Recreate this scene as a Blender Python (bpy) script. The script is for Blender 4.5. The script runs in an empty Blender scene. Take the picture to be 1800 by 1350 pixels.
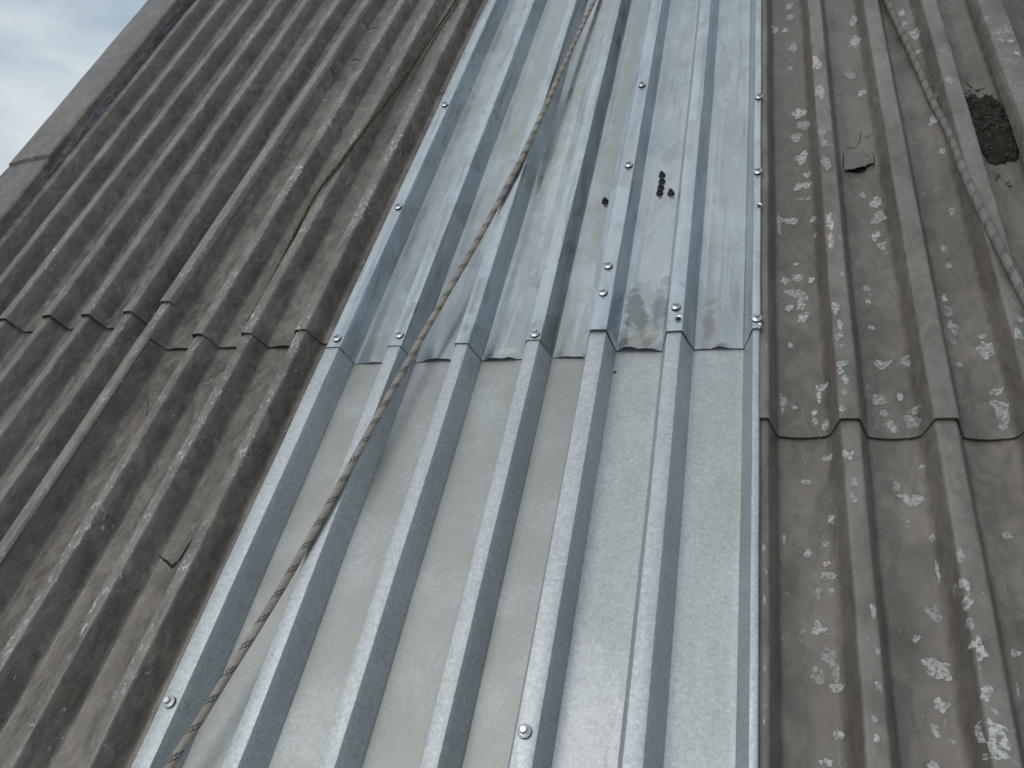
import bpy, math, random
from mathutils import Vector, Matrix, noise
from mathutils.bvhtree import BVHTree
R = random.Random(7)
S = bpy.context.scene
C = S.collection

# ------------------------------------------------------------------ camera, sky, sun, exposure
# Roof axes: U runs across the ribs, V up the slope, N off the roof; 1 unit = 1 m.
SLOPE = math.radians(35)
U = Vector((1, 0, 0)); V = Vector((0, math.cos(SLOPE), math.sin(SLOPE))); N = Vector((0, -math.sin(SLOPE), math.cos(SLOPE)))
ROOF_Z = 5.0
M = Matrix(((U.x, V.x, N.x, 0), (U.y, V.y, N.y, 0), (U.z, V.z, N.z, ROOF_Z), (0, 0, 0, 1)))
def w3(u, v, n): return U * u + V * v + N * n
cam = bpy.data.cameras.new('camera'); cam_ob = bpy.data.objects.new('camera', cam); C.objects.link(cam_ob)
S.camera = cam_ob
cam.sensor_width = 36; cam.lens = 28.0; cam.clip_start = 0.02; cam.clip_end = 3000
right = w3(.94919633, .19536034, -.24669955); up = w3(.01260024, .75973467, .65011112); fwd = w3(-.31443213, .62019156, -.71867577)
loc = w3(0, 0, 1.0) + Vector((0, 0, ROOF_Z))
cam_ob.matrix_world = Matrix(((right.x, up.x, -fwd.x, loc.x), (right.y, up.y, -fwd.y, loc.y), (right.z, up.z, -fwd.z, loc.z), (0, 0, 0, 1)))

sun_dir = w3(-.30, .07, .945).normalized()
SUN_EL = math.asin(sun_dir.z); SUN_AZ = math.atan2(sun_dir.x, sun_dir.y)
world = bpy.data.worlds.new('World'); S.world = world; world.use_nodes = True
wt = world.node_tree; wt.nodes.clear()
def wn(t, **k):
    n = wt.nodes.new(t)
    for a, b in k.items(): setattr(n, a, b)
    return n
sky = wn('ShaderNodeTexSky', sky_type='NISHITA', sun_disc=False, sun_elevation=SUN_EL, sun_rotation=SUN_AZ, air_density=1.0, dust_density=2.0)
tc = wn('ShaderNodeTexCoord'); mp = wn('ShaderNodeMapping'); mp.inputs['Scale'].default_value = (1.0, 1.0, 1.8)
mp.inputs['Location'].default_value = (.35, .2, .1)
nz = wn('ShaderNodeTexNoise'); nz.inputs['Scale'].default_value = 2.6; nz.inputs['Detail'].default_value = 7; nz.inputs['Roughness'].default_value = .52; nz.inputs['Distortion'].default_value = .25
rp = wn('ShaderNodeValToRGB'); rp.color_ramp.elements[0].position = .33; rp.color_ramp.elements[1].position = .56
rp.color_ramp.elements[0].color = (.35, .35, .35, 1); rp.color_ramp.elements[1].color = (1, 1, 1, 1)
cl = wn('ShaderNodeValToRGB'); cl.color_ramp.elements[0].position = .40; cl.color_ramp.elements[1].position = .72
cl.color_ramp.elements[0].color = (4.0, 4.8, 5.5, 1); cl.color_ramp.elements[1].color = (8.0, 8.5, 8.5, 1)
mx = wn('ShaderNodeMixRGB'); bg = wn('ShaderNodeBackground'); bg.inputs['Strength'].default_value = .10; out = wn('ShaderNodeOutputWorld')
lk = wt.links.new
lk(tc.outputs['Generated'], mp.inputs[0]); lk(mp.outputs[0], nz.inputs['Vector']); lk(nz.outputs[0], rp.inputs[0]); lk(nz.outputs[0], cl.inputs[0])
lk(rp.outputs[0], mx.inputs[0]); lk(sky.outputs[0], mx.inputs[1]); lk(cl.outputs[0], mx.inputs[2]); lk(mx.outputs[0], bg.inputs[0]); lk(bg.outputs[0], out.inputs[0])

sun = bpy.data.lights.new('sun', 'SUN'); sun.energy = 1.05; sun.angle = math.radians(32); sun.color = (1.0, .95, .88)
sun_ob = bpy.data.objects.new('sun', sun); C.objects.link(sun_ob); sun_ob.location = (0, 0, 20)
sun_ob.rotation_euler = (-sun_dir).to_track_quat('-Z', 'Y').to_euler()
vs = S.view_settings; vs.view_transform = 'Standard'; vs.look = 'None'; vs.gamma = 1; vs.exposure = 0.12; vs.use_curve_mapping = False
S.render.engine = 'CYCLES'; S.cycles.max_bounces = 5; S.cycles.diffuse_bounces = 3; S.cycles.glossy_bounces = 3

# ------------------------------------------------------------------ materials
class NT:
    def __init__(s, name, arc=False):
        s.m = bpy.data.materials.new(name); s.m.use_nodes = True; s.t = s.m.node_tree; s.t.nodes.clear()
        s.o = s.n('ShaderNodeOutputMaterial'); s.b = s.n('ShaderNodeBsdfPrincipled'); s.t.links.new(s.b.outputs[0], s.o.inputs[0])
        s.uv = s.pos = s.n('ShaderNodeUVMap', uv_map='UVMap').outputs[0]
        if arc: s.uv = s.n('ShaderNodeUVMap', uv_map='arc').outputs[0]      # unrolled sheet, so that grain does not stretch on the rib sides
    def n(s, t, **k):
        n = s.t.nodes.new(t)
        for a, b in k.items(): setattr(n, a, b)
        return n
    def put(s, sock, v):
        if isinstance(v, bpy.types.NodeSocket): s.t.links.new(v, sock)
        elif isinstance(v, (tuple, list)) and len(v) == 3 and sock.type == 'RGBA': sock.default_value = (*v, 1)
        else: sock.default_value = v
    def map(s, sc, loc=(0, 0, 0), vec=None):
        n = s.n('ShaderNodeMapping'); s.put(n.inputs[0], vec or s.uv); n.inputs['Scale'].default_value = sc; n.inputs['Location'].default_value = loc
        return n.outputs[0]
    def noise(s, scale, detail=3, rough=.5, dist=0, vec=None, sc=None, loc=(0, 0, 0)):
        n = s.n('ShaderNodeTexNoise')
        s.put(n.inputs['Vector'], s.map(sc or (1, 1, 1), loc, vec)); n.inputs['Scale'].default_value = scale
        n.inputs['Detail'].default_value = detail; n.inputs['Roughness'].default_value = rough; n.inputs['Distortion'].default_value = dist
        return n.outputs[0]
    def vor(s, scale, feature='F1', out='Distance', vec=None, rnd=1):
        n = s.n('ShaderNodeTexVoronoi', feature=feature); s.put(n.inputs['Vector'], vec or s.uv); n.inputs['Scale'].default_value = scale
        n.inputs['Randomness'].default_value = rnd
        return n.outputs[out]
    def ss(s, x, a, b, lo=0., hi=1.):
        n = s.n('ShaderNodeMapRange', interpolation_type='SMOOTHSTEP'); s.put(n.inputs[0], x)
        for i, v in enumerate((a, b, lo, hi)): s.put(n.inputs[i + 1], v)
        return n.outputs[0]
    def math(s, op, a, b=0., c=None):
        n = s.n('ShaderNodeMath', operation=op); s.put(n.inputs[0], a); s.put(n.inputs[1], b)
        if c is not None: s.put(n.inputs[2], c)
        return n.outputs[0]
    def mix(s, f, a, b, mode='MIX'):
        n = s.n('ShaderNodeMixRGB', blend_type=mode); s.put(n.inputs[0], f); s.put(n.inputs[1], a); s.put(n.inputs[2], b)
        return n.outputs[0]
    def xyz(s, v):
        n = s.n('ShaderNodeSeparateXYZ'); s.put(n.inputs[0], v); return n.outputs
    def attr(s, name):
        return s.n('ShaderNodeAttribute', attribute_name=name).outputs['Fac']
    def bump(s, h, strength=.3, dist=.002, prev=None):
        n = s.n('ShaderNodeBump'); n.inputs['Strength'].default_value = strength; n.inputs['Distance'].default_value = dist; s.put(n.inputs['Height'], h)
        if prev: s.put(n.inputs['Normal'], prev)
        return n.outputs[0]
    def done(s, col, rough=.5, metal=0., normal=None, spec=None):
        s.put(s.b.inputs['Base Color'], col); s.put(s.b.inputs['Roughness'], rough); s.put(s.b.inputs['Metallic'], metal)
        if normal: s.put(s.b.inputs['Normal'], normal)
        if spec is not None: s.put(s.b.inputs['Specular IOR Level'], spec)
        return s.m

def mat_plain(name, col, rough=.5, metal=0., var=.25, scale=60):
    t = NT(name); tcn = t.n('ShaderNodeTexCoord').outputs['Object']
    k = t.noise(scale, 4, .6, vec=tcn)
    c = t.mix(k, tuple(x * (1 - var) for x in col), tuple(min(1, x * (1 + var)) for x in col))
    return t.done(c, rough, metal, t.bump(k, .2, .001))

def mat_painted(name, wear, off, tint=1.0, chips=1.0, rimk=.26):
    """old grey-brown painted sheet: mottled film, wrinkles, worn crests"""
    t = NT(name, True); L = (off, off * .7, off * 1.3)
    big = t.noise(5, 2, .55, loc=L)
    area = t.noise(13, 2, .55, .3, sc=(1, .6, 1), loc=(off, 9, off))
    mot = t.noise(38, 3, .6, 1.2, sc=(1, .55, 1), loc=L)
    fine = t.noise(240, 2, .6, loc=L)
    c = t.mix(t.ss(big, .3, .7), tuple(tint * x for x in (.122, .107, .091)), tuple(tint * x for x in (.164, .147, .128)))
    c = t.mix(1.0, c, t.mix(t.ss(mot, .32, .68), (.78, .78, .78), (1.14, 1.13, 1.12)), 'MULTIPLY')
    # lifted paint film: pale rims round darker islands
    film = t.noise(48, 2, .5, 1.0, sc=(1, .6, 1), loc=(off * 2, 3, off))
    rim = t.math('MULTIPLY', t.ss(film, .545, .575), t.ss(film, .60, .575))
    c = t.mix(t.math('MULTIPLY', rim, rimk), c, (.27, .26, .245))
    isl = t.noise(34, 3, .6, .8, sc=(1, .5, 1), loc=(off, off, 6))
    c = t.mix(1.0, c, t.mix(t.ss(isl, .485, .505), (.87, .87, .87), t.mix(t.ss(isl, .56, .57), (1.0, 1.0, 1.0), (1.16, 1.15, 1.14))), 'MULTIPLY') if rimk > .2 else c
    crest = t.ss(t.attr('hgt'), .036, .043)
    c = t.mix(t.math('MULTIPLY', crest, t.ss(area, .42, .6, 0, .5)), c, (.20, .19, .175))
    # bare spots where the paint has come off, most of them on the crests
    sp = t.noise(105, 3, .62, 1.2, sc=(1, .55, 1), loc=(off + 5, off, 1))
    th = t.math('SUBTRACT', .735, t.math('ADD', t.math('MULTIPLY', crest, wear), t.math('MULTIPLY', t.ss(area, .35, .7), .10)))
    spot = t.ss(t.math('SUBTRACT', sp, th), 0, .025)
    spot = t.math('MULTIPLY', spot, chips)
    c = t.mix(spot, c, t.mix(fine, (.25, .25, .24), (.47, .47, .45)))
    # thin green-brown dirt in the valleys
    val = t.ss(t.attr('hgt'), .012, .0)
    dirt = t.math('MULTIPLY', val, t.ss(area, .5, .72))
    c = t.mix(t.math('MULTIPLY', dirt, .45), c, (.055, .053, .040))
    h = t.math('ADD', t.math('MULTIPLY', mot, .5), t.math('ADD', t.math('MULTIPLY', fine, .12), t.math('MULTIPLY', film, .25)))
    h = t.math('SUBTRACT', h, t.math('MULTIPLY', spot, .25))
    nb = t.bump(h, .46 if rimk > .2 else .30, .003)
    ro = t.ss(mot, .3, .7, .26 if rimk > .2 else .34, .54)
    return t.done(c, ro, 0, nb, .5)

def mat_zinc(name, off, weather=0., stains=(), spangle=1.0, dust_shade_k=.4, metal=.5, rough=.46, tint=(1, 1, 1)):
    t = NT(name, True); L = (off, off * 1.7, off)
    big = t.noise(3.2, 2, .55, loc=L)
    med = t.noise(26, 3, .6, .6, sc=(1, .45, 1), loc=L)
    sp1 = t.noise(230, 3, .75, loc=L); sp2 = t.vor(170, out='Color'); sp2 = t.xyz(sp2)[0]
    sp = t.math('ADD', t.math('MULTIPLY', t.math('SUBTRACT', sp1, .5), .95 * spangle), t.math('MULTIPLY', t.math('SUBTRACT', sp2, .5), .16 * spangle))
    c = t.mix(t.ss(big, .3, .7), tuple(a * b for a, b in zip((.42, .457, .476), tint)), tuple(a * b for a, b in zip((.485, .515, .525), tint)))
    c = t.mix(t.ss(med, .3, .75, 0, .5), c, (.35, .38, .395))
    c = t.mix(1.0, c, t.mix(t.math('ADD', .5, sp), (.62, .63, .64), (1.36, 1.36, 1.36)), 'MULTIPLY')
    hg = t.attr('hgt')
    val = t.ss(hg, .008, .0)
    dust_shade = t.math('MULTIPLY', val, t.ss(t.noise(7, 3, .55, loc=(off, 4, 2)), .25, .60, .35, 1))  # valley darkening: settled dust plus painted shade, as valleys see less sky
    c = t.mix(t.math('MULTIPLY', dust_shade, dust_shade_k), c, (.275, .283, .26))
    ro = t.ss(big, .3, .7, rough - .04, rough + .05)
    if weather:
        wash_sheen = t.noise(1, 3, .62, .5, sc=(60, 3.2, 1), loc=(off, 0, 0))  # water-mark streaks along the sheet, strengthened to paint in streaky reflections
        c = t.mix(t.ss(wash_sheen, .55, .72, 0, .55 * weather), c, (.60, .62, .625))
        c = t.mix(t.ss(wash_sheen, .46, .30, 0, .50 * weather), c, (.27, .30, .315))
        pud = t.noise(9, 3, .5, .8, sc=(1, .5, 1), loc=(off * 3, 1, 0))
        edge = t.ss(pud, .565, .58)
        c = t.mix(t.math('MULTIPLY', edge, .28 * weather), c, (.30, .315, .30))
        ro = t.math('SUBTRACT', ro, t.math('MULTIPLY', edge, .08))
    if stains: warp = t.noise(38, 4, .65, .6); x, y, _ = t.xyz(t.pos)
    for (cu, cv, ru, rv, col, k, edge) in stains:
        dx = t.math('DIVIDE', t.math('SUBTRACT', x, cu), ru); dy = t.math('DIVIDE', t.math('SUBTRACT', y, cv), rv)
        d = t.math('SQRT', t.math('ADD', t.math('MULTIPLY', dx, dx), t.math('MULTIPLY', dy, dy)))
        d = t.math('ADD', d, t.math('MULTIPLY', t.math('SUBTRACT', warp, .5), 2.1))
        c = t.mix(t.ss(d, 1.0, 1.0 - edge, 0, k), c, col)
    # a few specks of grit
    n_ = t.n('ShaderNodeTexVoronoi'); t.put(n_.inputs['Vector'], t.uv); n_.inputs['Scale'].default_value = 34
    rare = t.ss(t.xyz(n_.outputs['Color'])[0], .90, .92); speck = t.math('MULTIPLY', rare, t.ss(n_.outputs['Distance'], .055, .03))
    c = t.mix(t.math('MULTIPLY', speck, .75), c, (.09, .075, .06))
    nb = t.bump(t.math('ADD', t.math('MULTIPLY', sp1, .12), t.math('MULTIPLY', med, .9)), .10, .002)
    return t.done(c, ro, metal, nb)

def mat_rope(name, col, mark, fade=1.0):
    t = NT(name); s, a, _ = t.xyz(t.uv)
    helix = t.math('FRACT', t.math('ADD', t.math('MULTIPLY', s, 1 / .040), t.math('MULTIPLY', a, 1.0)))
    band = t.math('LESS_THAN', helix, .34)
    q1 = t.math('FRACT', t.math('ADD', t.math('MULTIPLY', a, 11), t.math('MULTIPLY', s, 60)))
    q2 = t.math('FRACT', t.math('ADD', t.math('MULTIPLY', helix, 5.88), t.math('MULTIPLY', a, 0)))
    tick = t.math('MULTIPLY', band, t.math('MULTIPLY', t.math('LESS_THAN', q1, .62), t.math('LESS_THAN', q2, .72)))
    b1 = t.math('SINE', t.math('ADD', t.math('MULTIPLY', a, 6.2832 * 12), t.math('MULTIPLY', s, 1100)))
    b2 = t.math('SINE', t.math('SUBTRACT', t.math('MULTIPLY', a, 6.2832 * 12), t.math('MULTIPLY', s, 1100)))
    br = t.math('MULTIPLY', b1, b2)
    dirt = t.noise(30, 4, .6, sc=(1, .05, 1))
    c = t.mix(t.ss(dirt, .3, .7), tuple(x * .72 for x in col), col)
    c = t.mix(t.math('MULTIPLY', t.math('ADD', br, 1), .12), c, tuple(x * .5 for x in col))
    c = t.mix(t.math('MULTIPLY', tick, .92 * fade), c, mark)
    return t.done(c, .85, 0, t.bump(br, .5, .0006), .2)

BROWN = (.22, .20, .165); WET = (.17, .183, .183); LIME = (.50, .505, .47)
ST_RIGHT = [
    (-.222, .955, .040, .060, (.33, .325, .285), .75, .5),
    (-.240, 1.03, .020, .070, WET, .75, .5), (-.222, .985, .018, .046, WET, .75, .5), (-.193, 1.03, .020, .065, WET, .66, .7), (-.235, .955, .02, .03, LIME, .5, .5), (-.21, .97, .012, .03, LIME, .4, .5),
    (-.243, .945, .014, .018, BROWN, .6, .7), (-.208, .945, .010, .016, WET, .5, .5),
    (-.107, .985, .016, .090, BROWN, .7, .8), (-.108, 1.15, .012, .20, (.35, .35, .32), .5, .7),
    (-.088, 1.02, .012, .16, (.36, .385, .39), .6, .6), (-.085, 1.62, .026, .11, (.40, .43, .44), .6, .5),
    (-.095, 1.45, .022, .25, (.40, .43, .435), .45, .6), (-.1175, 1.38, .0016, .36, (.60, .62, .62), .7, .6), (-.1045, 1.42, .0018, .32, (.58, .60, .60), .7, .6), (-.111, 1.735, .008, .008, (.56, .58, .58), .6, .4), (-.085, 1.2, .004, .3, (.55, .57, .57), .5, .8), (-.1895, 1.103, .010, .012, (.37, .39, .39), .8, .15)]
ST_LEFT = [(-.735, .96, .03, .06, (.34, .33, .29), .6, .8), (-.73, 1.06, .035, .09, (.33, .36, .375), .5, .7),
    (-.46, .935, .03, .012, (.62, .63, .60), .5, .6), (-.452, 1.45, .010, .42, (.60, .625, .635), .75, .9), (-.470, 2.2, .014, .5, (.55, .575, .585), .6, .9), (-.49, 1.3, .012, .35, (.27, .30, .32), .6, .9), (-.335, 1.75, .03, .75, (.36, .365, .325), .6, .7), (-.59, 1.9, .028, .7, (.37, .385, .36), .55, .7), (-.70, 1.7, .018, .6, (.52, .55, .565), .6, .8), (-.735, 1.35, .022, .25, (.50, .53, .54), .5, .8), (-.345, .93, .03, .05, (.36, .385, .39), .4, .6)]
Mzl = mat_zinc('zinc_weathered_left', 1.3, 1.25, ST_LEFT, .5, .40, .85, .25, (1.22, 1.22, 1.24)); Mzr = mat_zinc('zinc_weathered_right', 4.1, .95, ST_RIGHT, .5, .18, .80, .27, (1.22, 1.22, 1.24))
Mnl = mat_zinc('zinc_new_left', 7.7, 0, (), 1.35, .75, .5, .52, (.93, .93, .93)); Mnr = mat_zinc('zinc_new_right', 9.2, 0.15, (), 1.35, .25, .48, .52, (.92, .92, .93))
Mpa = mat_painted('paint_left', .055, 1.1); Mpb = mat_painted('paint_middle', .085, 6.4, 1.04)
Mpc = mat_painted('paint_right', .02, 12.7, 1.0, .5, .08); Mpd = mat_painted('paint_far_right', .06, 19.0, 1.0, .7, .08)
Mcap = mat_painted('paint_cap', .0, 25.0, .90); Mstrip = mat_painted('paint_strip', .07, 31.0, 1.15, 1.0, .1)
Mchip = NT('bare_patch'); k_ = Mchip.noise(160, 4, .65); Mchip = Mchip.done(Mchip.mix(Mchip.ss(k_, .36, .60), (.15, .145, .135), Mchip.mix(Mchip.noise(400, 2), Mchip.mix(Mchip.n('ShaderNodeObjectInfo').outputs['Random'], (.22, .22, .21), (.36, .37, .355)), Mchip.mix(Mchip.n('ShaderNodeObjectInfo').outputs['Random'], (.32, .325, .31), (.55, .56, .53)))), .7, 0, Mchip.bump(k_, .3, .001))
Mblack = mat_plain('black_rubber', (.012, .012, .013), .55, 0, .2)
Mscrew = mat_plain('screw_zinc', (.50, .52, .53), .35, .8, .12, 300)
Mcrack = mat_plain('crack_gap', (.012, .011, .010), .95)
Mrope = mat_rope('rope_beige', (.36, .33, .285), (.032, .027, .023)); Mrope2 = mat_rope('rope_pale', (.225, .22, .20), (.045, .045, .043), .8)
Mcord = NT('cord_mossy'); k_ = Mcord.noise(90, 4, .6, sc=(1, .02, 1)); Mcord = Mcord.done(Mcord.mix(Mcord.ss(k_, .35, .65), (.035, .033, .022), (.10, .098, .030)), .95, 0, Mcord.bump(Mcord.noise(400, 3), .6, .002))
Mdebris = mat_plain('rotted_leaves', (.022, .019, .014), .95, 0, .85, 60); Mlitter = mat_plain('leaf_litter', (.045, .042, .032), .9, 0, .6, 20)
Mpale = mat_plain('dry_stem', (.16, .155, .125), .8); Mground = mat_plain('meadow', (.075, .085, .05), .95, 0, .4, .4); Mdeck = mat_plain('deck_boards', (.10, .075, .05), .9, 0, .4, 6)

# ------------------------------------------------------------------ helpers
def tag(o, label=None, cat=None, group=None, kind=None):
    for k, v in (('label', label), ('category', cat), ('group', group), ('kind', kind)):
        if v: o[k] = v
    return o
def mesh(name, verts, faces, mat, uv=None, hgt=None, smooth=True, angle=28, arc=None):
    me = bpy.data.meshes.new(name); me.from_pydata(verts, [], faces); me.materials.append(mat)
    if uv:
        l = me.uv_layers.new(name='UVMap'); vi = [0] * len(me.loops); me.loops.foreach_get('vertex_index', vi)
        l.data.foreach_set('uv', [c for i in vi for c in uv[i]])
        if hgt: l = me.uv_layers.new(name='arc'); l.data.foreach_set('uv', [c for i in vi for c in (arc or uv)[i]])
    if hgt:
        a = me.attributes.new('hgt', 'FLOAT', 'POINT'); a.data.foreach_set('value', hgt)
    if smooth:
        me.shade_smooth(); me.set_sharp_from_angle(angle=math.radians(angle))
    me.update(); return me
def place(name, me, origin, parent=None):
    """origin in roof coordinates; a child gets its place relative to its parent"""
    o = bpy.data.objects.new(name, me); C.objects.link(o)
    if parent is not None:
        o.parent = parent; o.matrix_basis = Matrix.Translation(Vector(origin) - ORG[parent.name])
    else:
        o.matrix_world = M @ Matrix.Translation(Vector(origin))
    ORG[o.name] = Vector(origin); return o
ORG = {}
def rounded(pts, r, n=3, rb=None):
    out = [pts[0]]
    for a, b, c in zip(pts, pts[1:], pts[2:]):
        a, b, c = Vector(a), Vector(b), Vector(c)
        q = rb if rb and b.y < .01 else r; d1 = min(q, (a - b).length * .45); d2 = min(q, (c - b).length * .45)
        p = b + (a - b).normalized() * d1; q = b + (c - b).normalized() * d2
        for i in range(n):
            t = i / (n - 1); x = p * (1 - t) ** 2 + b * 2 * t * (1 - t) + q * t * t; out.append((x.x, x.y))
    out.append(pts[-1]); return out
def profile(ribs, fl, h, first='open', last='open', lip=(.003, .008), rlip=(.003, .006), base=0.):
    """ribs: (left, right) crest edges. first/last: 'crest' starts/ends on a crest with a small lip, 'valley' adds a flat beyond"""
    p = []
    for i, (a, b) in enumerate(ribs):
        if i == 0 and first == 'crest': p += [(a - lip[0], h - lip[1])]
        else:
            if i == 0: p += [(a - fl - .045, base)]
            p += [(a - fl, base)]
        p += [(a, h), (b, h)]
        if i == len(ribs) - 1 and last == 'crest': p += [(b + rlip[0], h - rlip[1])]
        else:
            p += [(b + fl, base)]
            if i == len(ribs) - 1: p += [(b + fl + .045, base)]
    return p
class Sheet:
    def __init__(s, name, p0, p1, v0, v1, mat, lift=0., thick=.0012, r=.003, amp=.0008, seed=0., bow=0., curl=.004, step=.04, edge=.003, wave=.0, notch=None, rb=None):
        s.amp, s.seed, s.lift, s.v0, s.v1 = amp, seed, lift, v0, v1
        if p1 is None: p1 = p0
        q0, q1 = rounded(p0, r, 5 if rb else 3, rb), rounded(p1, r, 5 if rb else 3, rb)
        # split long spans so that the flats can bend a little
        a0, a1 = [], []
        for i in range(len(q0) - 1):
            L = math.dist(q0[i], q0[i + 1]); k = max(1, round(L / .012)); flat = q0[i][1] < .004 and q0[i + 1][1] < .004 and L > .03
            for j in range(k):
                t = j / k; bz = bow * 4 * t * (1 - t) if flat else 0
                a0.append((q0[i][0] + (q0[i + 1][0] - q0[i][0]) * t, q0[i][1] + (q0[i + 1][1] - q0[i][1]) * t + bz, 4 * t * (1 - t) if flat else 0))
                a1.append((q1[i][0] + (q1[i + 1][0] - q1[i][0]) * t, q1[i][1] + (q1[i + 1][1] - q1[i][1]) * t + bz, 0))
        a0.append((*q0[-1], 0)); a1.append((*q1[-1], 0))
        s.org = Vector(((p0[0][0] + p0[-1][0]) / 2, v0, 0))
        vs_, uv, hg, K = [], [], [], len(a0); al = [a0[0][0]]; au = []
        for j in range(1, K): al.append(al[-1] + math.dist(a0[j][:2], a0[j - 1][:2]))
        vv = [0, .006, .015, .03, .055]
        nseg = int((v1 - v0) / step); vv += [.055 + (v1 - v0 - .055) * (i + 1) / nseg for i in range(nseg)]
        top = []
        for d in vv:
            t = d / (v1 - v0)
            row = []
            for j in range(K):
                u = a0[j][0] * (1 - t) + a1[j][0] * t; h = a0[j][1] * (1 - t) + a1[j][1] * t
                f = a0[j][2]; cell = math.floor(u / .125 + seed)
                e = d + v0 + (edge * noise.noise((u * 14, seed * 3, 1.5)) + (.004 * notch(u) if notch else 0)) * max(0, 1 - d / .055)
                n = h + s.dn(u, e)
                if f: n += curl * (.45 + .55 * noise.noise((cell * 3.7, seed, 2.2))) * f ** .6 * math.exp(-d / .035) + wave * noise.noise((u * 40, seed, 7)) * math.exp(-d / .03)
                elif h > .03: n += .0012 * math.exp(-d / .03)
                row.append((u + .0009 * noise.noise((u * 3, e * 5, seed)), e, n, h))
            top.append(row)
        def prof_n(row, j):
            a = row[max(0, j - 1)]; b = row[min(K - 1, j + 1)]; du, dh = b[0] - a[0], b[2] - a[2]; l = math.hypot(du, dh) or 1
            return -dh / l, du / l
        for row in top:
            for j in range(K): vs_.append(Vector(row[j][:3]) - s.org); uv.append((row[j][0], row[j][1])); au.append((al[j], row[j][1])); hg.append(row[j][3])
        nt = len(vs_)
        for row in top:
            for j in range(K):
                nu, nn = prof_n(row, j)
                vs_.append(Vector((row[j][0] - nu * thick, row[j][1], row[j][2] - nn * thick)) - s.org); uv.append((row[j][0], row[j][1])); au.append((al[j], row[j][1])); hg.append(row[j][3])
        F, Rn = [], len(top)
        for i in range(Rn - 1):
            for j in range(K - 1):
                a = i * K + j; F.append((a, a + 1, a + K + 1, a + K)); b = a + nt; F.append((b, b + K, b + K + 1, b + 1))
            for j in (0, K - 1):
                a = i * K + j; q = (a, a + K, a + K + nt, a + nt); F.append(q if j == 0 else q[::-1])
        for j in range(K - 1):
            a = j; F.append((a, a + nt, a + nt + 1, a + 1)); a = (Rn - 1) * K + j; F.append((a, a + 1, a + nt + 1, a + nt))
        s.ob = place(name, mesh(name, vs_, F, mat, uv, hg, True, 32, au), s.org)
    def top(s, u, v):
        'height of the finished sheet at (u, v)'
        if not hasattr(s, 'bvh'): me = s.ob.data; s.bvh = BVHTree.FromPolygons([x.co for x in me.vertices], [p.vertices[:] for p in me.polygons])
        q = s.bvh.ray_cast(Vector((u, v, .3)) - s.org, Vector((0, 0, -1)))[0]
        return q.z if q else 0.
    def dn(s, u, v): return s.lift + s.amp * (noise.noise((u * 4, v * 3, s.seed)) + .5 * noise.noise((u * 17, v * 9, s.seed + 5)))
def tube(name, pts, r, mat, sides=12, step=.006, parent=None, squash=1.0):
    P = [Vector(p) for p in pts]; path = []
    for i in range(len(P) - 1):
        a, b, c, d = P[max(0, i - 1)], P[i], P[i + 1], P[min(len(P) - 1, i + 2)]
        k = max(2, int((c - b).length / step))
        for j in range(k):
            t = j / k; path.append(.5 * (2 * b + (c - a) * t + (2 * a - 5 * b + 4 * c - d) * t * t + (3 * b - a - 3 * c + d) * t ** 3))
    path.append(P[-1]); org = Vector((path[0].x, path[0].y, 0))
    vs_, uv, F, s = [], [], [], 0; K = sides + 1
    for i, p in enumerate(path):
        tg = (path[min(i + 1, len(path) - 1)] - path[max(0, i - 1)]).normalized(); x = tg.cross(Vector((0, 0, 1))).normalized(); y = x.cross(tg)
        if i: s += (p - path[i - 1]).length
        for j in range(K):
            a = j / sides * 2 * math.pi; vs_.append(p + (x * math.cos(a) + y * math.sin(a) * squash) * r - org); uv.append((s, j / sides))
    for i in range(len(path) - 1):
        for j in range(sides): a = i * K + j; F.append((a, a + 1, a + K + 1, a + K))
    F.append(tuple(range(sides - 1, -1, -1))); e = (len(path) - 1) * K; F.append(tuple(e + j for j in range(sides)))
    return place(name, mesh(name, vs_, F, mat, uv, None, True, 60), org, parent)
def lathe(name, prof, mat, sides=16, hexa=None):
    """prof: (radius, z); hexa: rows made six-sided"""
    vs_, F = [], []
    for i, (r, z) in enumerate(prof):
        for j in range(sides):
            a = j / sides * 2 * math.pi; rr = r
            if hexa and i in hexa: b = (a + math.pi / 6) % (math.pi / 3) - math.pi / 6; rr = r * math.cos(math.pi / 6) / math.cos(b)
            vs_.append((rr * math.cos(a), rr * math.sin(a), z))
    for i in range(len(prof) - 1):
        for j in range(sides): k = (j + 1) % sides; F.append((i * sides + j, i * sides + k, (i + 1) * sides + k, (i + 1) * sides + j))
    F.append(tuple(range(sides - 1, -1, -1))); F.append(tuple((len(prof) - 1) * sides + j for j in range(sides)))
    return mesh(name, vs_, F, mat, None, None, True, 35)

# ------------------------------------------------------------------ the setting: ground far below, roof deck under the sheets
g = mesh('ground', [(-1500, -1500, 0), (1500, -1500, 0), (1500, 1500, 0), (-1500, 1500, 0)], [(0, 1, 2, 3)], Mground)
g = bpy.data.objects.new('ground', g); C.objects.link(g); tag(g, kind='structure')
dk = []
for n in (-.02, -.30):
    for (u, v) in ((-2.28, -1.3), (1.35, -1.3), (1.35, 4.1), (-2.5, 4.1)): dk.append((u, v, n))
tag(place('roof_deck', mesh('roof_deck', dk, [(0, 1, 2, 3), (7, 6, 5, 4), (0, 4, 5, 1), (1, 5, 6, 2), (2, 6, 7, 3), (3, 7, 4, 0)], Mdeck), (0, 0, 0)), kind='structure')

# ------------------------------------------------------------------ roof sheets
H = .045
GP = 'old painted roof sheets'; GZ = 'galvanised roof sheets'
def edges(tr, w=.024): return [(a - w, a) for a in tr]
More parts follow.
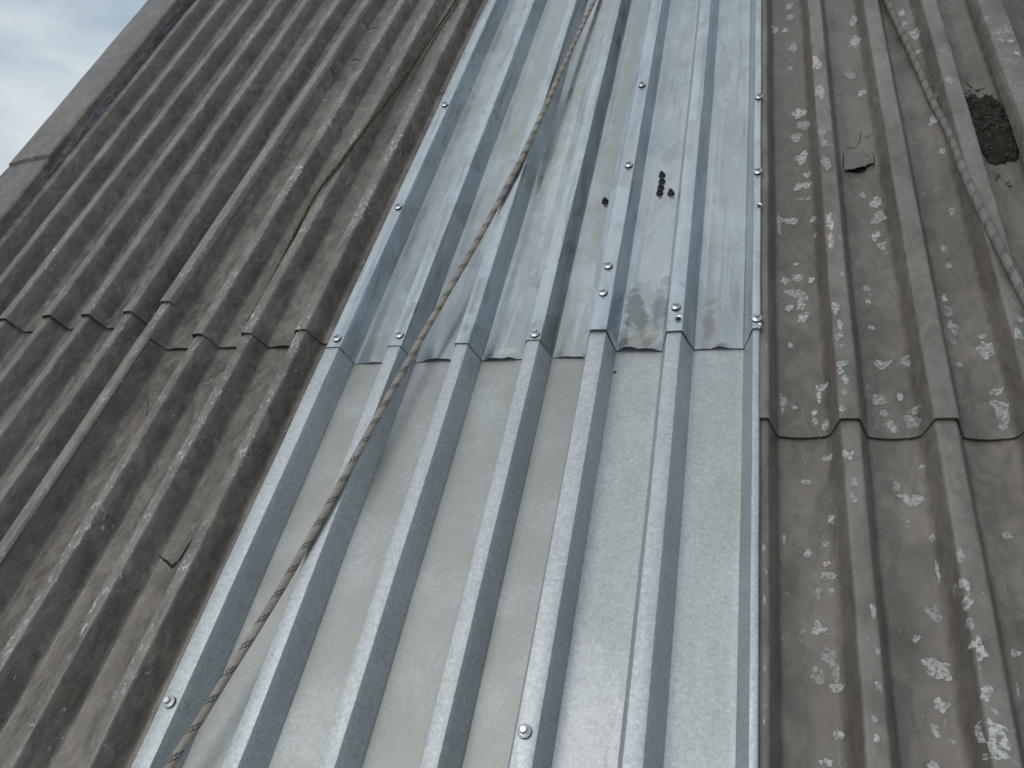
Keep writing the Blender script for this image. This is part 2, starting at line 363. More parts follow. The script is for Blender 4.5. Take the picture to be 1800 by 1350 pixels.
# old sheets, left part
B = [-1.259, -1.122, -1.002, -.878, -.785]
pB = profile(edges(B), .0175, H - .002); pB[0] = (-1.320, 0)
def under(p):
    'the same profile a little smaller, for a sheet that slips under its upper neighbour'
    q = [list(x) for x in p]
    for i in range(len(p)):
        if p[i][1] > .02: q[i][0] += .0016 if (i + 1 < len(p) and p[i + 1][1] > .02 and p[i - 1][1] < .02) else (-.0016 if i and p[i - 1][1] > .02 else 0)
        elif i and p[i - 1][1] > .02: q[i][0] -= .0008
        elif i + 1 < len(p) and p[i + 1][1] > .02: q[i][0] += .0008
    return [tuple(x) for x in q]
b_low = Sheet('painted_roof_sheet', under(pB), None, -1.2, 1.12, Mpb, lift=-.0050, thick=.0022, r=.0035, rb=.007, amp=.0012, seed=1.3, bow=-.002, curl=.006)
tag(b_low.ob, 'old grey-brown painted sheet left of the shiny metal, below the sheet joint', 'roof sheet', GP)
b_up = Sheet('painted_roof_sheet', pB, None, .972, 3.9, Mpb, lift=.0015, thick=.0022, r=.0035, rb=.007, amp=.0012, seed=2.9, bow=-.002, curl=.007, edge=.006)
tag(b_up.ob, 'old painted sheet left of the shiny metal, above the joint, under the olive cord', 'roof sheet', GP)
A0 = [-1.915, -1.808, -1.705, -1.578, -1.461, -1.350]
A1 = [-1.935, -1.825, -1.716, -1.583, -1.466, -1.349]; A2 = [-2.20, -2.045, -1.87, -1.73, -1.59, -1.423]
def wide(p): return [(p[0][0] - .17, p[0][1])] + p[1:]
pA = wide(profile(edges(A0), .0175, H - .002)[:-1] + [(-1.3225, 0)])
pA9 = wide(profile(edges([a + (c - a) * .0403 for a, c in zip(A1, A2)]), .0175, H - .002)[:-1] + [(-1.3225, 0)])
a_low = Sheet('painted_roof_sheet', under(pA), under(pA9), -1.2, 1.16, Mpa, lift=-.0025, thick=.0026, r=.0035, rb=.007, amp=.0012, seed=4.4, bow=-.002)
pA1 = wide(profile(edges(A1), .0175, H)); pA2 = wide(profile(edges(A2), .0175, H))
tag(a_low.ob, 'old dark painted sheet in the lower left corner, below the joint', 'roof sheet', GP)
a_up = Sheet('painted_roof_sheet', pA1[:-1] + [(-1.332, .002)], pA2[:-1] + [(-1.330, .002)], 1.045, 3.9, Mpa, lift=.0035, thick=.0026, r=.0035, rb=.007, amp=.0013, seed=5.6, bow=-.002, curl=.006, edge=.009)
tag(a_up.ob, 'old dark painted sheet in the upper left beside the sloping edge board', 'roof sheet', GP)
sp = profile([(-1.284, -1.258)], .0175, H, 'crest', 'crest', lip=(.013, .034), rlip=(.005, .013))
strip = Sheet('cover_strip', sp, None, 1.072, 3.9, Mstrip, lift=.0055, thick=.0028, r=.0035, amp=.0008, seed=6.6)
tag(strip.ob, 'narrow rib-shaped cover strip on the upper left sheets, ending just above the joint', 'cover strip', 'cover strips over old ribs')
sp2 = profile([(-1.280, -1.258)], .0175, H, 'crest', 'crest', lip=(.013, .034), rlip=(.004, .006))
strip2 = Sheet('cover_strip', sp2, None, -1.2, .970, Mstrip, lift=.0040, thick=.0028, r=.0035, amp=.0008, seed=3.6)
tag(strip2.ob, 'long narrow rib-shaped cover strip at the lower left, its top end under the joint', 'cover strip', 'cover strips over old ribs')
# old sheets, right part
Cr = [(-.040, -.010), (.085, .1125), (.205, .235), (.324, .3525), (.432, .459)]
pC = profile([(-.030, -.010)] + Cr[1:], .0125, H - .002, first='crest', lip=(.001, .010))
pC = [q for i, p in enumerate(pC) for q in ([(p[0] - .009, 0), (p[0] + .0008, .0055)] if p[1] == 0 and i + 1 < len(pC) and pC[i + 1][1] > .02 else [p])]
c_low = Sheet('painted_roof_sheet', under(pC), None, -1.2, .90, Mpc, lift=-.0050, thick=.0025, r=.0045, rb=.006, amp=.0012, seed=7.1, bow=-.003)
tag(c_low.ob, 'old brown-grey sheet in the lower right with many pale bare patches', 'roof sheet', GP)
c_up = Sheet('painted_roof_sheet', pC, None, .752, 3.9, Mpc, lift=.0015, thick=.0025, r=.0045, rb=.006, amp=.0012, seed=8.2, bow=-.004, curl=.003, edge=.004)
tag(c_up.ob, 'old brown-grey sheet right of the shiny metal, above the joint, with a torn flap', 'roof sheet', GP)
Dr = [(.424, .467), (.555, .582), (.675, .702), (.795, .822), (.915, .942)]
pD = profile(Dr, .0125, H + .008, first='crest', lip=(.008, .025))
d_up = Sheet('painted_roof_sheet', pD, None, -1.2, 3.9, Mpd, lift=.003, thick=.0025, r=.006, amp=.0014, seed=9.9, bow=-.003)
tag(d_up.ob, 'old grey sheet in the top right corner, its wide edge rib beside the rotted leaves', 'roof sheet', GP)
# galvanised sheets
hz = H + .001
ZL = [(-.8065, -.778), (-.6766, -.650), (-.544, -.518), (-.4115, -.3858), (-.2945, -.272)]
pZL = profile(ZL, .0128, hz, 'crest', 'open', lip=(.002, .006))[:-1]
pZL[-1] = (-.268, .030)
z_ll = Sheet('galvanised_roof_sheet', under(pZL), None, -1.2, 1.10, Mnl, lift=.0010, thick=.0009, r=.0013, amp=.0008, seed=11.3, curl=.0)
tag(z_ll.ob, 'shiny galvanised sheet in the lower middle, left one, with the rope across it', 'roof sheet', GZ)
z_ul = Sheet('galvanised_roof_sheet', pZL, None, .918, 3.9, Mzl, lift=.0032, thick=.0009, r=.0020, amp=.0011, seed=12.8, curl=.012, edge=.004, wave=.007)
tag(z_ul.ob, 'weathered galvanised sheet in the upper middle, left one, streaked white in its valleys', 'roof sheet', GZ)
ZR = [(-.2960, -.2690), (-.171, -.1445), (-.035, -.0225)]
def prZ(lip, up, rl=(.001, .003)):
    return [(ZR[0][0] - lip[0], hz + up - lip[1]), (ZR[0][0], hz + up), (ZR[0][1], hz + up * .8), (-.2605, .0), (-.1828, 0), (-.171, hz), (-.1445, hz), (-.1290, 0), (-.0500, 0), (-.035, hz), (-.0225, hz), (-.0225 + rl[0], hz - rl[1])]
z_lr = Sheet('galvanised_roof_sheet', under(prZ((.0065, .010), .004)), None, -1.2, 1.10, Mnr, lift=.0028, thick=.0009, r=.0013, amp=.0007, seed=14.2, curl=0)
tag(z_lr.ob, 'shiny galvanised sheet in the lower middle, right one, beside the brown sheets', 'roof sheet', GZ)
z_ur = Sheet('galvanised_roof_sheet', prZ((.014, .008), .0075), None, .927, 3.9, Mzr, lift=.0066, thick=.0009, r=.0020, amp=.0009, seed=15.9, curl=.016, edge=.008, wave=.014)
tag(z_ur.ob, 'weathered galvanised sheet in the upper middle, right one, with dark wet stains at its end', 'roof sheet', GZ)

# sloping edge boards along the gable
def board(name, v0, v1, dz, seam, label, seed):
    org = Vector((-2.1, v0, 0)); vs_, uv, F = [], [], []; K = 9; rows = [0] + [(i + 1) / 40 for i in range(40)]
    for t in rows:
        for j in range(K):
            v = v0 + (v1 - v0) * t
            uo = -2.178 - .133 * (v - 1.64); uc = -2.005 - .1134 * (v - 1.42)
            pts = [(uo, .045), (uo - .001, .072), (uo + .004, .078), (uo + (uc - uo) * .35, .0805), (uo + (uc - uo) * .7, .081), (uc - .006, .080), (uc, .076), (uc + .004, .058), (uc - .03, .052)]
            u, n = pts[j]; e = v + (seam[j] if seam else 0) * (1 - t) ** 20
            n += dz + .0022 * noise.noise((u * 6, v * 4, seed)) + .0010 * noise.noise((u * 30, v * 20, seed)); u += .003 * noise.noise((v * 4, seed, j * .2))
            vs_.append(Vector((u, e, n)) - org); uv.append((u, e))
    for i in range(len(rows) - 1):
        for j in range(K): k = (j + 1) % K; F.append((i * K + j, i * K + k, (i + 1) * K + k, (i + 1) * K + j))
    F.append(tuple(range(K - 1, -1, -1))); e = (len(rows) - 1) * K; F.append(tuple(e + j for j in range(K)))
    return tag(place(name, mesh(name, vs_, F, Mcap, uv, [0.02] * len(vs_), True, 30), org), label, 'edge board', 'edge boards along the roof side')
board('edge_board', -1.2, 1.76, -.004, None, 'grey roof edge board at the far left, lower one, below the slanting seam', 3.3)
board('edge_board', 1.70, 4.0, .004, (-.006, -.006, -.006, .004, .012, .016, .01, -.02, -.02), 'long grey roof edge board against the sky, above the slanting seam', 4.8)

# ------------------------------------------------------------------ bare patches, cracks and the torn flap of the old right sheets
CHIPS = [(0.0167,1.0936,0,0.0056,0.0073),(0.0374,1.1365,0,0.0038,0.0045),(0.0392,1.0976,0,0.0074,0.0102),(0.0603,1.0887,0,0.0046,0.0058),(0.0309,1.0608,0,0.0129,0.0085),(0.0462,1.0499,0,0.0045,0.0126),(0.0229,1.0278,0,0.0064,0.0083),(0.042,1.0321,0,0.0054,0.0138),(0.0447,1.0007,0,0.0071,0.0107),(0.0238,0.9392,0,0.0026,0.0063),(0.0925,0.9759,1,0.005,0.0154),(0.0961,0.9366,1,0.0041,0.0086),(0.0932,0.9134,1,0.0049,0.0072),(0.094,0.857,1,0.0071,0.0057),(0.0098,0.8165,0,0.0033,0.0158),(0.0252,0.8097,0,0.0041,0.0033),(0.0625,0.8296,0,0.004,0.0158),(0.0678,0.8453,0,0.0065,0.0057),(0.0547,0.7964,0,0.0032,0.0055),(0.0542,0.7823,0,0.0032,0.0065),(0.0692,0.7696,0,0.0047,0.0095),(0.146,1.0651,0,0.0043,0.0069),(0.146,1.0309,0,0.0043,0.0067),(0.1467,0.9733,0,0.0042,0.0051),(0.1565,0.8934,0,0.0095,0.0082),(0.188,0.8958,0,0.0062,0.0093),(0.1459,0.8232,0,0.0077,0.0088),(0.174,0.8285,0,0.0038,0.0076),(0.1491,0.7973,0,0.0053,0.0064),(0.1599,0.7588,0,0.0059,0.0092),(0.1846,0.7774,0,0.0074,0.0103),(0.1894,0.7962,0,0.0045,0.0063),(0.2742,1.1108,0,0.005,0.007),(0.2583,1.0315,0,0.004,0.0078),(0.2593,1.0017,0,0.0048,0.0114),(0.2625,0.9651,0,0.0062,0.0122),(0.2577,0.935,0,0.0031,0.0048),(0.2988,0.9181,0,0.009,0.0127),(0.2989,0.944,0,0.0045,0.0047),(0.2606,0.8882,0,0.0038,0.0057),(0.3004,0.8346,0,0.0064,0.0064),(0.2996,0.8032,0,0.0091,0.0154),(0.2978,0.7709,0,0.0035,0.007),(0.3305,0.9087,1,0.0042,0.0113),(0.339,0.9371,1,0.0036,0.0093),(0.0947,0.8015,1,0.0046,0.0054),(0.0969,0.8266,1,0.0031,0.0077),(0.0917,0.8434,1,0.0047,0.0056),(0.0904,0.7677,1,0.0037,0.0042),(0.0412,0.6772,0,0.0083,0.0039),(0.0678,0.7171,0,0.0061,0.005),(0.0933,0.693,1,0.0057,0.0076),(0.0976,0.6494,1,0.0035,0.0073),(0.1556,0.6741,0,0.0035,0.0074),(0.1746,0.6493,0,0.0104,0.009),(0.1631,0.6579,0,0.0056,0.0046),(0.1898,0.7052,0,0.0028,0.0038),(0.0696,0.6153,0,0.0043,0.0063),(0.0614,0.5782,0,0.0042,0.0034),(0.0375,0.564,0,0.0035,0.0051),(0.06,0.5486,0,0.0035,0.0033),(0.0605,0.5307,0,0.0082,0.0049),(0.0479,0.5058,0,0.0041,0.0055),(0.0636,0.5101,0,0.0041,0.004),(0.0473,0.4598,0,0.0079,0.0075),(0.0568,0.4243,0,0.0077,0.01),(0.0634,0.404,0,0.0044,0.0097),(0.0643,0.3857,0,0.0075,0.0047),(0.0423,0.3997,0,0.0064,0.009),(0.0614,0.3314,0,0.0042,0.0063),(0.0485,0.3009,0,0.006,0.0036),(0.1624,0.617,0,0.0041,0.0078),(0.1891,0.5929,0,0.0026,0.005),(0.1895,0.5474,0,0.0019,0.0111),(0.1775,0.4893,0,0.0069,0.0089),(0.1571,0.4564,0,0.0043,0.0043),(0.1753,0.4208,0,0.012,0.0116),(0.1735,0.378,0,0.0052,0.0065),(0.1649,0.3502,0,0.0034,0.0062),(0.1791,0.3379,0,0.0034,0.0049),(0.2097,0.5467,1,0.0037,0.0109),(0.21,0.5063,1,0.0042,0.0088),(0.2087,0.4846,1,0.0035,0.0079),(0.2081,0.4601,1,0.0035,0.0069),(0.2134,0.4304,1,0.0057,0.0107),(0.2073,0.4355,1,0.0029,0.004),(0.2122,0.3796,1,0.0049,0.0075),(0.2143,0.3378,1,0.0117,0.0141),(0.2109,0.3172,1,0.0073,0.0057),(0.277,0.605,0,0.0044,0.005),(0.2586,0.4472,0,0.0052,0.0041),(0.2528,0.404,0,0.0017,0.0065),(0.1067,0.4672,1,0.0031,0.0073),(0.1051,0.4168,1,0.003,0.0054),(0.1047,0.3761,1,0.0029,0.0051),(0.0977,0.3393,1,0.0029,0.0037),(0.0972,0.3183,1,0.0028,0.0048),(0.159,0.3105,0,0.0056,0.0047),(0.041,2.1111,0,0.0081,0.0184),(0.044,2.0554,0,0.0066,0.0119),(0.0086,2.0023,0,0.0066,0.0144),(0.0336,1.9944,0,0.0052,0.0086),(0.0474,1.9038,0,0.0076,0.0188),(0.0393,1.8141,0,0.0049,0.0076),(0.0526,1.616,0,0.0114,0.0176),(0.0614,1.5663,0,0.0111,0.0149),(0.047,1.527,0,0.0077,0.0145),(0.0527,1.4533,0,0.0129,0.0176),(0.0636,1.3903,0,0.0052,0.0074),(0.0553,1.3584,0,0.0124,0.0109),(0.047,1.3184,0,0.0041,0.0053),(0.0621,1.3146,0,0.0051,0.0052),(0.0283,1.2571,0,0.013,0.0084),(0.01,1.2476,0,0.003,0.0234),(0.0699,1.2482,0,0.0039,0.0066),(0.0707,1.1999,0,0.0029,0.0048),(0.0937,1.7367,1,0.0069,0.0265),(0.0936,1.6203,1,0.0066,0.0243),(0.0925,1.4668,1,0.0072,0.0177),(0.0953,1.3672,1,0.006,0.0163),(0.0927,1.1894,1,0.0046,0.0188),(0.0919,1.1358,1,0.0036,0.0149),(0.0952,1.433,1,0.0051,0.0134),(0.1862,1.9844,0,0.0085,0.0194),(0.1815,1.8856,0,0.0095,0.0208),(0.1643,1.7465,0,0.008,0.0142),(0.1815,1.6651,0,0.0077,0.0111),(0.1785,1.285,0,0.0094,0.0133),(0.1799,1.2435,0,0.0102,0.0145),(0.1714,1.1968,0,0.0055,0.0108),(0.1779,1.1654,0,0.0072,0.0075),(0.1588,1.3167,0,0.0048,0.0069),(0.2907,1.996,0,0.007,0.0137),(0.2847,1.9342,0,0.008,0.0158),(0.3067,1.8662,0,0.0067,0.0125),(0.2975,1.8006,0,0.0087,0.012),(0.3035,1.4281,0,0.0047,0.0091),(0.2972,1.2481,0,0.0044,0.0079),(0.2737,1.1542,0,0.0042,0.0073),(0.3072,1.6114,0,0.006,0.0104),(0.3012,1.5313,0,0.0079,0.0118),(0.3329,1.6049,1,0.0049,0.0125),(0.4542,1.7008,1,0.0047,0.0088),(0.4559,1.6529,1,0.0037,0.0084),(0.304,1.8864,0,0.0101,0.0102),(0.0078,0.5821,0,0.0022,0.0088),(-0.0171,0.5421,1,0.0021,0.0066),(-0.0172,0.4707,1,0.0013,0.0061),(-0.0172,0.3846,1,0.0013,0.0068),(-0.0173,0.3259,1,0.0012,0.0075),(-0.0158,0.5097,1,0.0021,0.004),(0.0946,0.6243,1,0.0041,0.0088)]
def chip(u, v, crest, ru, rv, i):
    """a patch where the paint has flaked off, draped over the sheet"""
    ru *= 1.15; rv *= 1.15; sh = d_up if u > .42 else c_up if v > .752 else c_low
    k = 20; rr = random.Random(i * 13 + 5); off = rr.random() * 50; lean = rr.uniform(-.6, .6) * .4 * min(1, ru / rv); ring = []
    for j in range(k):
        a = j / k * 2 * math.pi; q = 1.0 + .75 * noise.noise((math.cos(a) * 1.1 + off, math.sin(a) * 1.1, off)) + .38 * noise.noise((math.cos(a) * 3.2, math.sin(a) * 3.2 + off, 3))
        q = max(.25, q); ring.append((math.cos(a) * ru * q, math.sin(a) * rv * q))
    uv = [(u + (x + lean * y) * f, v + y * f) for f in (.4, .75, 1.0) for x, y in ring] + [(u, v)]
    org = Vector((u, v, sh.top(u, v))); vs_ = [Vector((a, c, sh.top(a, c) + .0005)) - org for a, c in uv]
    F = [(j, (j + 1) % k, 3 * k) for j in range(k)] + [(m * k + j, (m + 1) * k + j, (m + 1) * k + (j + 1) % k, m * k + (j + 1) % k) for m in (0, 1) for j in range(k)]
    place('bare_patch', mesh('bare_patch', vs_, F, Mchip, uv), org, sh.ob)
for i, c in enumerate(CHIPS):
    c = list(c)
    if .735 < c[1] < .756: c[1] = .73 - c[4]
    elif .756 <= c[1] < .764 + c[4]: c[1] = .764 + c[4]
    chip(*c, i)

def crack(sh, pts, w, base=0):
    """an open split in the sheet: a thin dark gap"""
    vs_, F = [], []; org = Vector((*pts[0], base)); sub = []
    for (a, b) in zip(pts, pts[1:]):
        for j in range(5): t = j / 5; sub.append((a[0] + (b[0] - a[0]) * t + .0012 * noise.noise((a[0] * 90 + j, a[1] * 90, 1)), a[1] + (b[1] - a[1]) * t + .0016 * noise.noise((a[0] * 90, a[1] * 90 + j, 4))))
    sub.append(pts[-1])
    for i, p in enumerate(sub):
        q0, q1 = sub[max(0, i - 1)], sub[min(len(sub) - 1, i + 1)]; d = Vector((q1[0] - q0[0], q1[1] - q0[1])).normalized(); t = i / (len(sub) - 1)
        ww = w * (.25 + .75 * math.sin(math.pi * min(1, max(0.04, t)))) * (.7 + .6 * abs(noise.noise((i * .7, w * 900, 2))))
        for s in (-1, 1): vs_.append(Vector((p[0] - d.y * ww * s, p[1] + d.x * ww * s, sh.top(*p) + .0007)) - org)
    for i in range(len(sub) - 1): F.append((2 * i, 2 * i + 1, 2 * i + 3, 2 * i + 2))
    place('crack', mesh('crack', vs_, F, Mcrack), org, sh.ob)
crack(b_up, [(-1.253, 2.405), (-1.244, 2.390), (-1.222, 2.402), (-1.204, 2.404)], .0016); crack(b_up, [(-1.234, 2.192), (-1.222, 2.199), (-1.208, 2.192)], .0042)
crack(b_up, [(-1.232, 2.23), (-1.231, 2.21), (-1.235, 2.195)], .001); crack(b_up, [(-1.262, 2.24), (-1.268, 2.16), (-1.262, 2.10), (-1.245, 2.083), (-1.222, 2.078)], .0018)
crack(b_up, [(-.866, 1.905), (-.856, 1.908), (-.842, 1.924), (-.836, 1.95)], .0016); crack(b_low, [(-.986, .494), (-.968, .486), (-.953, .478), (-.945, .484)], .0028)
crack(b_low, [(-.957, .478), (-.946, .490), (-.942, .52), (-.937, .545)], .0026); crack(b_low, [(-1.10, .93), (-1.08, .915), (-1.055, .92), (-1.035, .935)], .0007)
crack(b_low, [(-1.215, .84), (-1.20, .80), (-1.175, .80), (-1.16, .82)], .0008); crack(b_up, [(-1.07, 1.06), (-1.055, 1.09), (-1.035, 1.11)], .0009)
crack(c_up, [(.136, 1.472), (.150, 1.474), (.160, 1.471)], .0008); crack(c_up, [(.158, 1.478), (.165, 1.492), (.168, 1.51), (.172, 1.528)], .0009)
crack(c_up, [(.172, 1.497), (.182, 1.502), (.190, 1.508)], .0007); crack(c_up, [(.376, 1.66), (.382, 1.65), (.386, 1.64)], .0018); crack(c_up, [(.386, 1.632), (.396, 1.628), (.406, 1.628)], .0014)
crack(c_up, [(.1285, 1.402), (.1300, 1.42), (.1325, 1.44), (.1335, 1.462)], .0009); crack(c_up, [(.178, 1.392), (.1835, 1.40), (.1862, 1.42), (.186, 1.437), (.182, 1.452)], .0009)
# torn flap: a tongue of the sheet bent up, its lower lip open
vs_, uv, F = [], [], []; org = Vector((.157, 1.39, 0)); KU, KV = 12, 10
for side in (0, 1):
    for i in range(KV + 1):
        for j in range(KU + 1):
            s, t = j / KU * 2 - 1, i / KV
            wd = .027 * (1 - .10 * t * t) * (1 + .05 * noise.noise((t * 5, s, 2)))
            u = .157 + s * wd + .003 * t; v = 1.392 + t * .075 + .007 * s * s * (1 - t) + .004 * noise.noise((s * 4, 1, t * 2)) * (1 - t) + (.008 * s if t < .5 else 0) * (1 - t)
            n = .0005 + .0072 * (1 - t) ** 1.15 * (1 - .35 * s * s) - .004 * (abs(s) ** 3) * t + .0012 * noise.noise((u * 60, v * 60, 3)) - .0022 * side + c_up.dn(u, v) - .003 * t
            vs_.append(Vector((u, v, n)) - org); uv.append((u, v))
W = KU + 1; Z = (KV + 1) * W
for i in range(KV):
    for j in range(KU):
        a = i * W + j; F.append((a, a + 1, a + W + 1, a + W)); b = a + Z; F.append((b, b + W, b + W + 1, b + 1))
for j in range(KU): F.append((j, j + Z, j + 1 + Z, j + 1))
for i in range(KV):
    a = i * W; F.append((a, a + W, a + W + Z, a + Z)); a += KU; F.append((a, a + Z, a + W + Z, a + W))
fl = place('torn_flap', mesh('torn_flap', vs_, F, Mpc, uv, [0.01] * len(vs_)), org, c_up.ob); fl['label'] = 'torn tongue of the sheet bent up from the valley'
hole = [(.131, 1.400), (.142, 1.392), (.155, 1.388), (.168, 1.388), (.180, 1.396), (.183, 1.43), (.175, 1.45), (.14, 1.45), (.132, 1.43)]
place('torn_hole', mesh('torn_hole', [Vector((a, b, c_up.dn(a, b) - .0022)) - Vector((.157, 1.39, 0)) for a, b in hole], [tuple(range(len(hole)))], Mcrack), (.157, 1.39, 0), c_up.ob)

# ------------------------------------------------------------------ screws with washers
me_w = lathe('washer', [(.0078, 0), (.0083, .0008), (.0083, .0016), (.0060, .0030)], Mscrew, 24)
me_g = lathe('gasket', [(.0080, 0), (.0086, .0006), (.0086, .0018), (.0080, .0020)], Mblack, 24)
me_h = lathe('screw', [(.0056, .0), (.0058, .0012), (.0044, .0016), (.0046, .0020), (.0045, .0056), (.0037, .0063)], Mscrew, 24, {3, 4})
def screw(sh, u, v, tilt=0.):
    p = (u, v, hz + sh.dn(u, v) + .0003 + (.0067 if sh is z_ur and u < -.26 else .0037 if sh is z_lr else 0)); s = place('screw', me_h, (p[0], p[1], p[2] + .0044), sh.ob)
    s.rotation_euler = (tilt, R.uniform(-.05, .05), R.random() * 6)
    for nm, me, dz in (('washer', me_w, -.0027), ('gasket', me_g, -.0044)):
        o = bpy.data.objects.new(nm, me); C.objects.link(o); o.parent = s; o.location = (0, 0, dz)
for u, v in ((-.7875, 1.758), (-.788, 1.341), (-.790, .9396), (-.6605, .9431), (-.3965, .9342)): screw(z_ul, u, v, R.uniform(-.08, .08))
for u, v in ((-.2822, 1.71), (-.280, 1.3984), (-.2854, 1.0903), (-.286, 1.02), (-.1577, .9837), (-.0262, 1.609), (-.0278, 1.3443), (-.0275, .9485)): screw(z_ur, u, v, R.uniform(-.1, .1))
screw(z_ll, -.7932, .2539); screw(z_lr, -.2865, .2743)
# empty screw holes with torn rims
def hole_at(sh, u, v, r, base):
    k = 14; pts = [Vector((r * (1 + .35 * noise.noise((i * 1.3, u * 50, 1))) * math.cos(i / k * 6.283), 1.25 * r * (1 + .35 * noise.noise((i * 1.7, v * 50, 4))) * math.sin(i / k * 6.283), .0007)) for i in range(k)]
    rim = [p * 1.5 + Vector((0, 0, .0005 * (1 + noise.noise(p * 900)))) for p in pts]
    o = place('screw_hole', mesh('screw_hole', pts, [tuple(range(k))], Mcrack), (u, v, base + sh.dn(u, v)), sh.ob)
    q = bpy.data.objects.new('torn_rim', mesh('torn_rim', pts + rim, [(i, (i + 1) % k, k + (i + 1) % k, k + i) for i in range(k)], Mscrew)); C.objects.link(q); q.parent = o
hole_at(z_ur, -.152, .955, .0045, hz); hole_at(z_ur, -.0245, 1.24, .0032, hz); hole_at(z_ur, -.0245, .932, .003, hz); hole_at(z_lr, -.2575, .884, .0018, .0005)

# ------------------------------------------------------------------ black screw caps left standing on the metal
me_cap = lathe('cap', [(.0068, 0), (.0073, .0008), (.0070, .0028), (.0050, .0050), (.0046, .0054), (.0044, .0096), (.0036, .0104)], Mblack, 18, {4, 5})
CAPS = [(-.2205, 1.4272, z_ur, 'topmost of the four small black screw caps standing in a row on the metal'),
    (-.2190, 1.4052, z_ur, 'second from the top of the four black screw caps in a row'),
    (-.2200, 1.3848, z_ur, 'third from the top of the four black screw caps in a row'),
    (-.2208, 1.3667, z_ur, 'lowest of the four small black screw caps standing in a row'),
    (-.1975, 1.3625, z_ur, 'lone black screw cap just right of the row of four'),
    (-.3335, 1.3590, z_ul, 'lone black screw cap in the valley left of the overlapping metal edge')]
for u, v, sh, lb in CAPS:
    o = place('screw_cap', me_cap, (u, v, sh.dn(u, v) + .0003)); o.matrix_world = o.matrix_world @ Matrix.Rotation(R.uniform(-.12, .12), 4, 'X') @ Matrix.Rotation(R.random() * 6, 4, 'Z')
    tag(o, lb, 'screw cap', 'loose black screw caps')

# ------------------------------------------------------------------ ropes
def sag(u, v, h): k = (1 - h) / (1 - .053); return (u * k, v * k, h)
RP = [(-.790, -.25, .054), (-.768, .02, .054), sag(-.7465, .1737, .049), sag(-.733, .2281, .047), sag(-.7185, .295, .047), sag(-.7035, .3617, .049), sag(-.687, .4422, .0515), sag(-.6707, .5391, .0545), sag(-.6562, .6346, .0545), sag(-.639, .7513, .0505),
    sag(-.6214, .8672, .047), sag(-.6036, .9802, .043), sag(-.5850, 1.0878, .043), sag(-.5640, 1.2132, .047), sag(-.5411, 1.3711, .055), sag(-.5194, 1.5597, .055), sag(-.4896, 1.9243, .040), sag(-.4618, 2.2131, .022), (-.467, 2.5, .011), (-.46, 3.0, .0105), (-.45, 3.7, .0105)]
tag(tube('rope', RP, .0060, Mrope), 'beige rope with dark tracer marks lying diagonally across the shiny metal', 'rope', 'climbing ropes on the roof')
RR = [(.235, 2.9, .011), (.248, 2.3, .011), (.2605, 2.07, .011), (.273, 1.93, .011), (.287, 1.80, .011), (.3055, 1.585, .013), (.317, 1.447, .025), (.3205, 1.285, .040), (.328, 1.168, .050), (.337, 1.08, .053), (.3495, .976, .053), (.366, .84, .053), (.385, .65, .050)]
tag(tube('rope', RR, .0070, Mrope2), 'pale grey rope running down the old brown sheets on the right', 'rope', 'climbing ropes on the roof')
tag(tube('rope', [(.44, 2.6, .063), (.468, 2.25, .063), (.495, 2.0, .058), (.513, 1.85, .055), (.535, 1.65, .058), (.555, 1.4, .062), (.565, 1.1, .062)], .0070, Mrope2), 'pale rope peeking in at the top right corner of the roof', 'rope', 'climbing ropes on the roof')
tag(tube('cord', [(-.945, 3.4, .009), (-.953, 2.8, .008), (-.9595, 2.5, .008), (-.975, 2.25, .011), (-.982, 2.06, .020), (-.988, 1.84, .036), (-.9935, 1.70, .0485), (-1.0105, 1.55, .050), (-1.0315, 1.42, .0475), (-1.046, 1.25, .028), (-1.055, 1.12, .014), (-1.062, 1.04, .008)], .0038, Mcord, 8, .008),
    'thin olive-green mossy cord slanting over the old sheets on the left', 'cord')

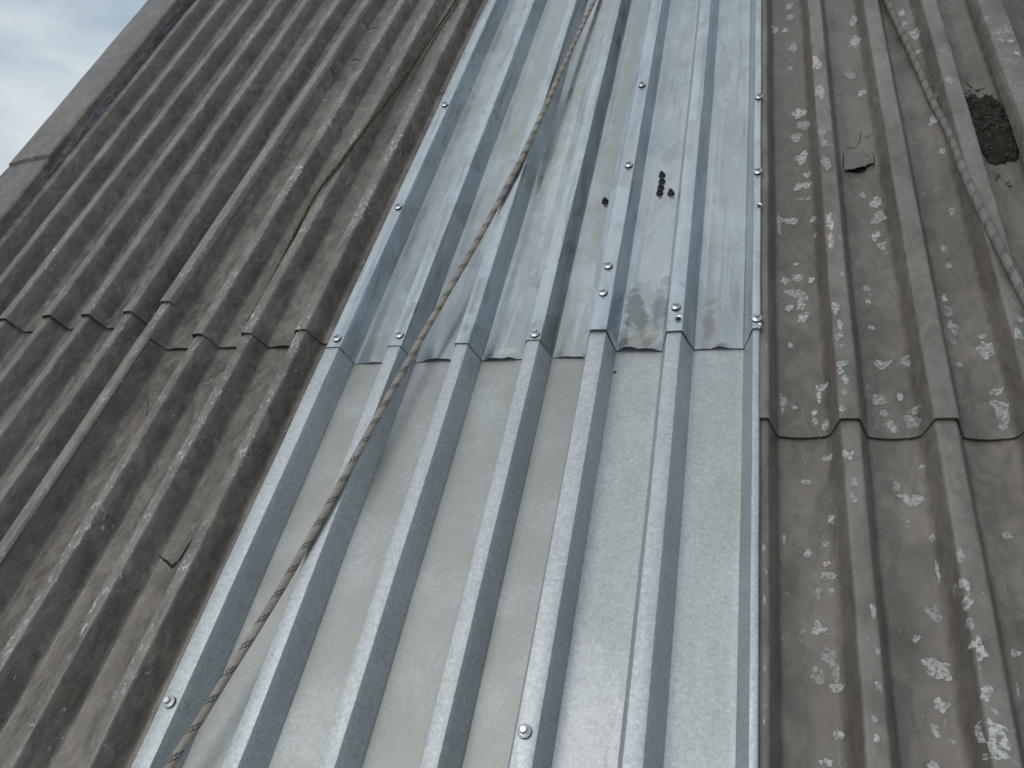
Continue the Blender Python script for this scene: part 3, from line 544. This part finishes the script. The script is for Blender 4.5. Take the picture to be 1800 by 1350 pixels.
# ------------------------------------------------------------------ clump of rotted leaves in a valley at the right
org = Vector((.392, 1.49, 0)); NU, NV = 44, 90; vs_, F = [], []
def mound(s, t):
    u = .394 + s * .040; v = 1.487 + t * .135
    rr = (abs(s * .74) ** 3 + abs(t * 1.18 + .16 * s) ** 3) ** .3333 + .08 * noise.noise((s * 3, 5, 5)) + .30 * noise.noise((u * 30, v * 24, 4)) + .14 * noise.noise((u * 95, v * 80, 6))
    e = max(0, min(1, (1.0 - rr) / .28)); e = e * e * (3 - 2 * e)
    n = -.0045 + e * (.022 + .010 * noise.noise((u * 34, v * 26, 1)) + .008 * noise.noise((u * 85, v * 110, 2)) + .005 * noise.noise((u * 230, v * 260, 5)) + .003 * noise.noise((u * 520, v * 560, 7)))
    return u, v, n
for i in range(NV + 1):
    for j in range(NU + 1): vs_.append(Vector(mound(j / NU * 2 - 1, i / NV * 2 - 1)) - org)
for i in range(NV):
    for j in range(NU): a = i * (NU + 1) + j; F.append((a, a + 1, a + NU + 2, a + NU + 1))
cl_ob = place('leaf_clump', mesh('leaf_clump', vs_, F, Mdebris, None, None, True, 60), org)
tag(cl_ob, 'dark clump of rotted leaves and moss filling a valley at the right edge', 'debris')
def litter(name, count, mat, seed, lmin, lmax, wmin, wmax):
    q = random.Random(seed); vs_, F = [], []
    for i in range(count):
        s, t = q.uniform(-.85, .85), q.gauss(0, .62); u, v, n = mound(s, t); n = max(n, 0) + .0006
        L, w, a = q.uniform(lmin, lmax), q.uniform(wmin, wmax), q.random() * 6.28; d = Vector((math.cos(a), math.sin(a), q.uniform(-.1, .2))).normalized(); x = d.cross(Vector((q.uniform(-.4, .4), q.uniform(-.4, .4), 1))).normalized()
        c = Vector((u, v, n)) - org; b = len(vs_); k = Vector((0, 0, L * .12)); y = x * L * q.uniform(-.3, .3)
        vs_ += [c - d * L + y, c - d * L * .2 + x * w + k * .6, c + d * L * .3 + x * w * .8 + k, c + d * L + y, c + d * L * .3 - x * w * .8 + k * .8, c - d * L * .2 - x * w + k * .5]
        F += [(b, b + 1, b + 5), (b + 1, b + 2, b + 4, b + 5), (b + 2, b + 3, b + 4)]
    o = place(name, mesh(name, vs_, F, mat, None, None, False), org, cl_ob); o['kind'] = 'stuff'
litter('leaf_litter', 110, Mlitter, 3, .003, .008, .0008, .0025); litter('dead_leaves', 60, Mdebris, 9, .004, .009, .002, .004); litter('dry_stems', 16, Mpale, 5, .003, .008, .0004, .0012)
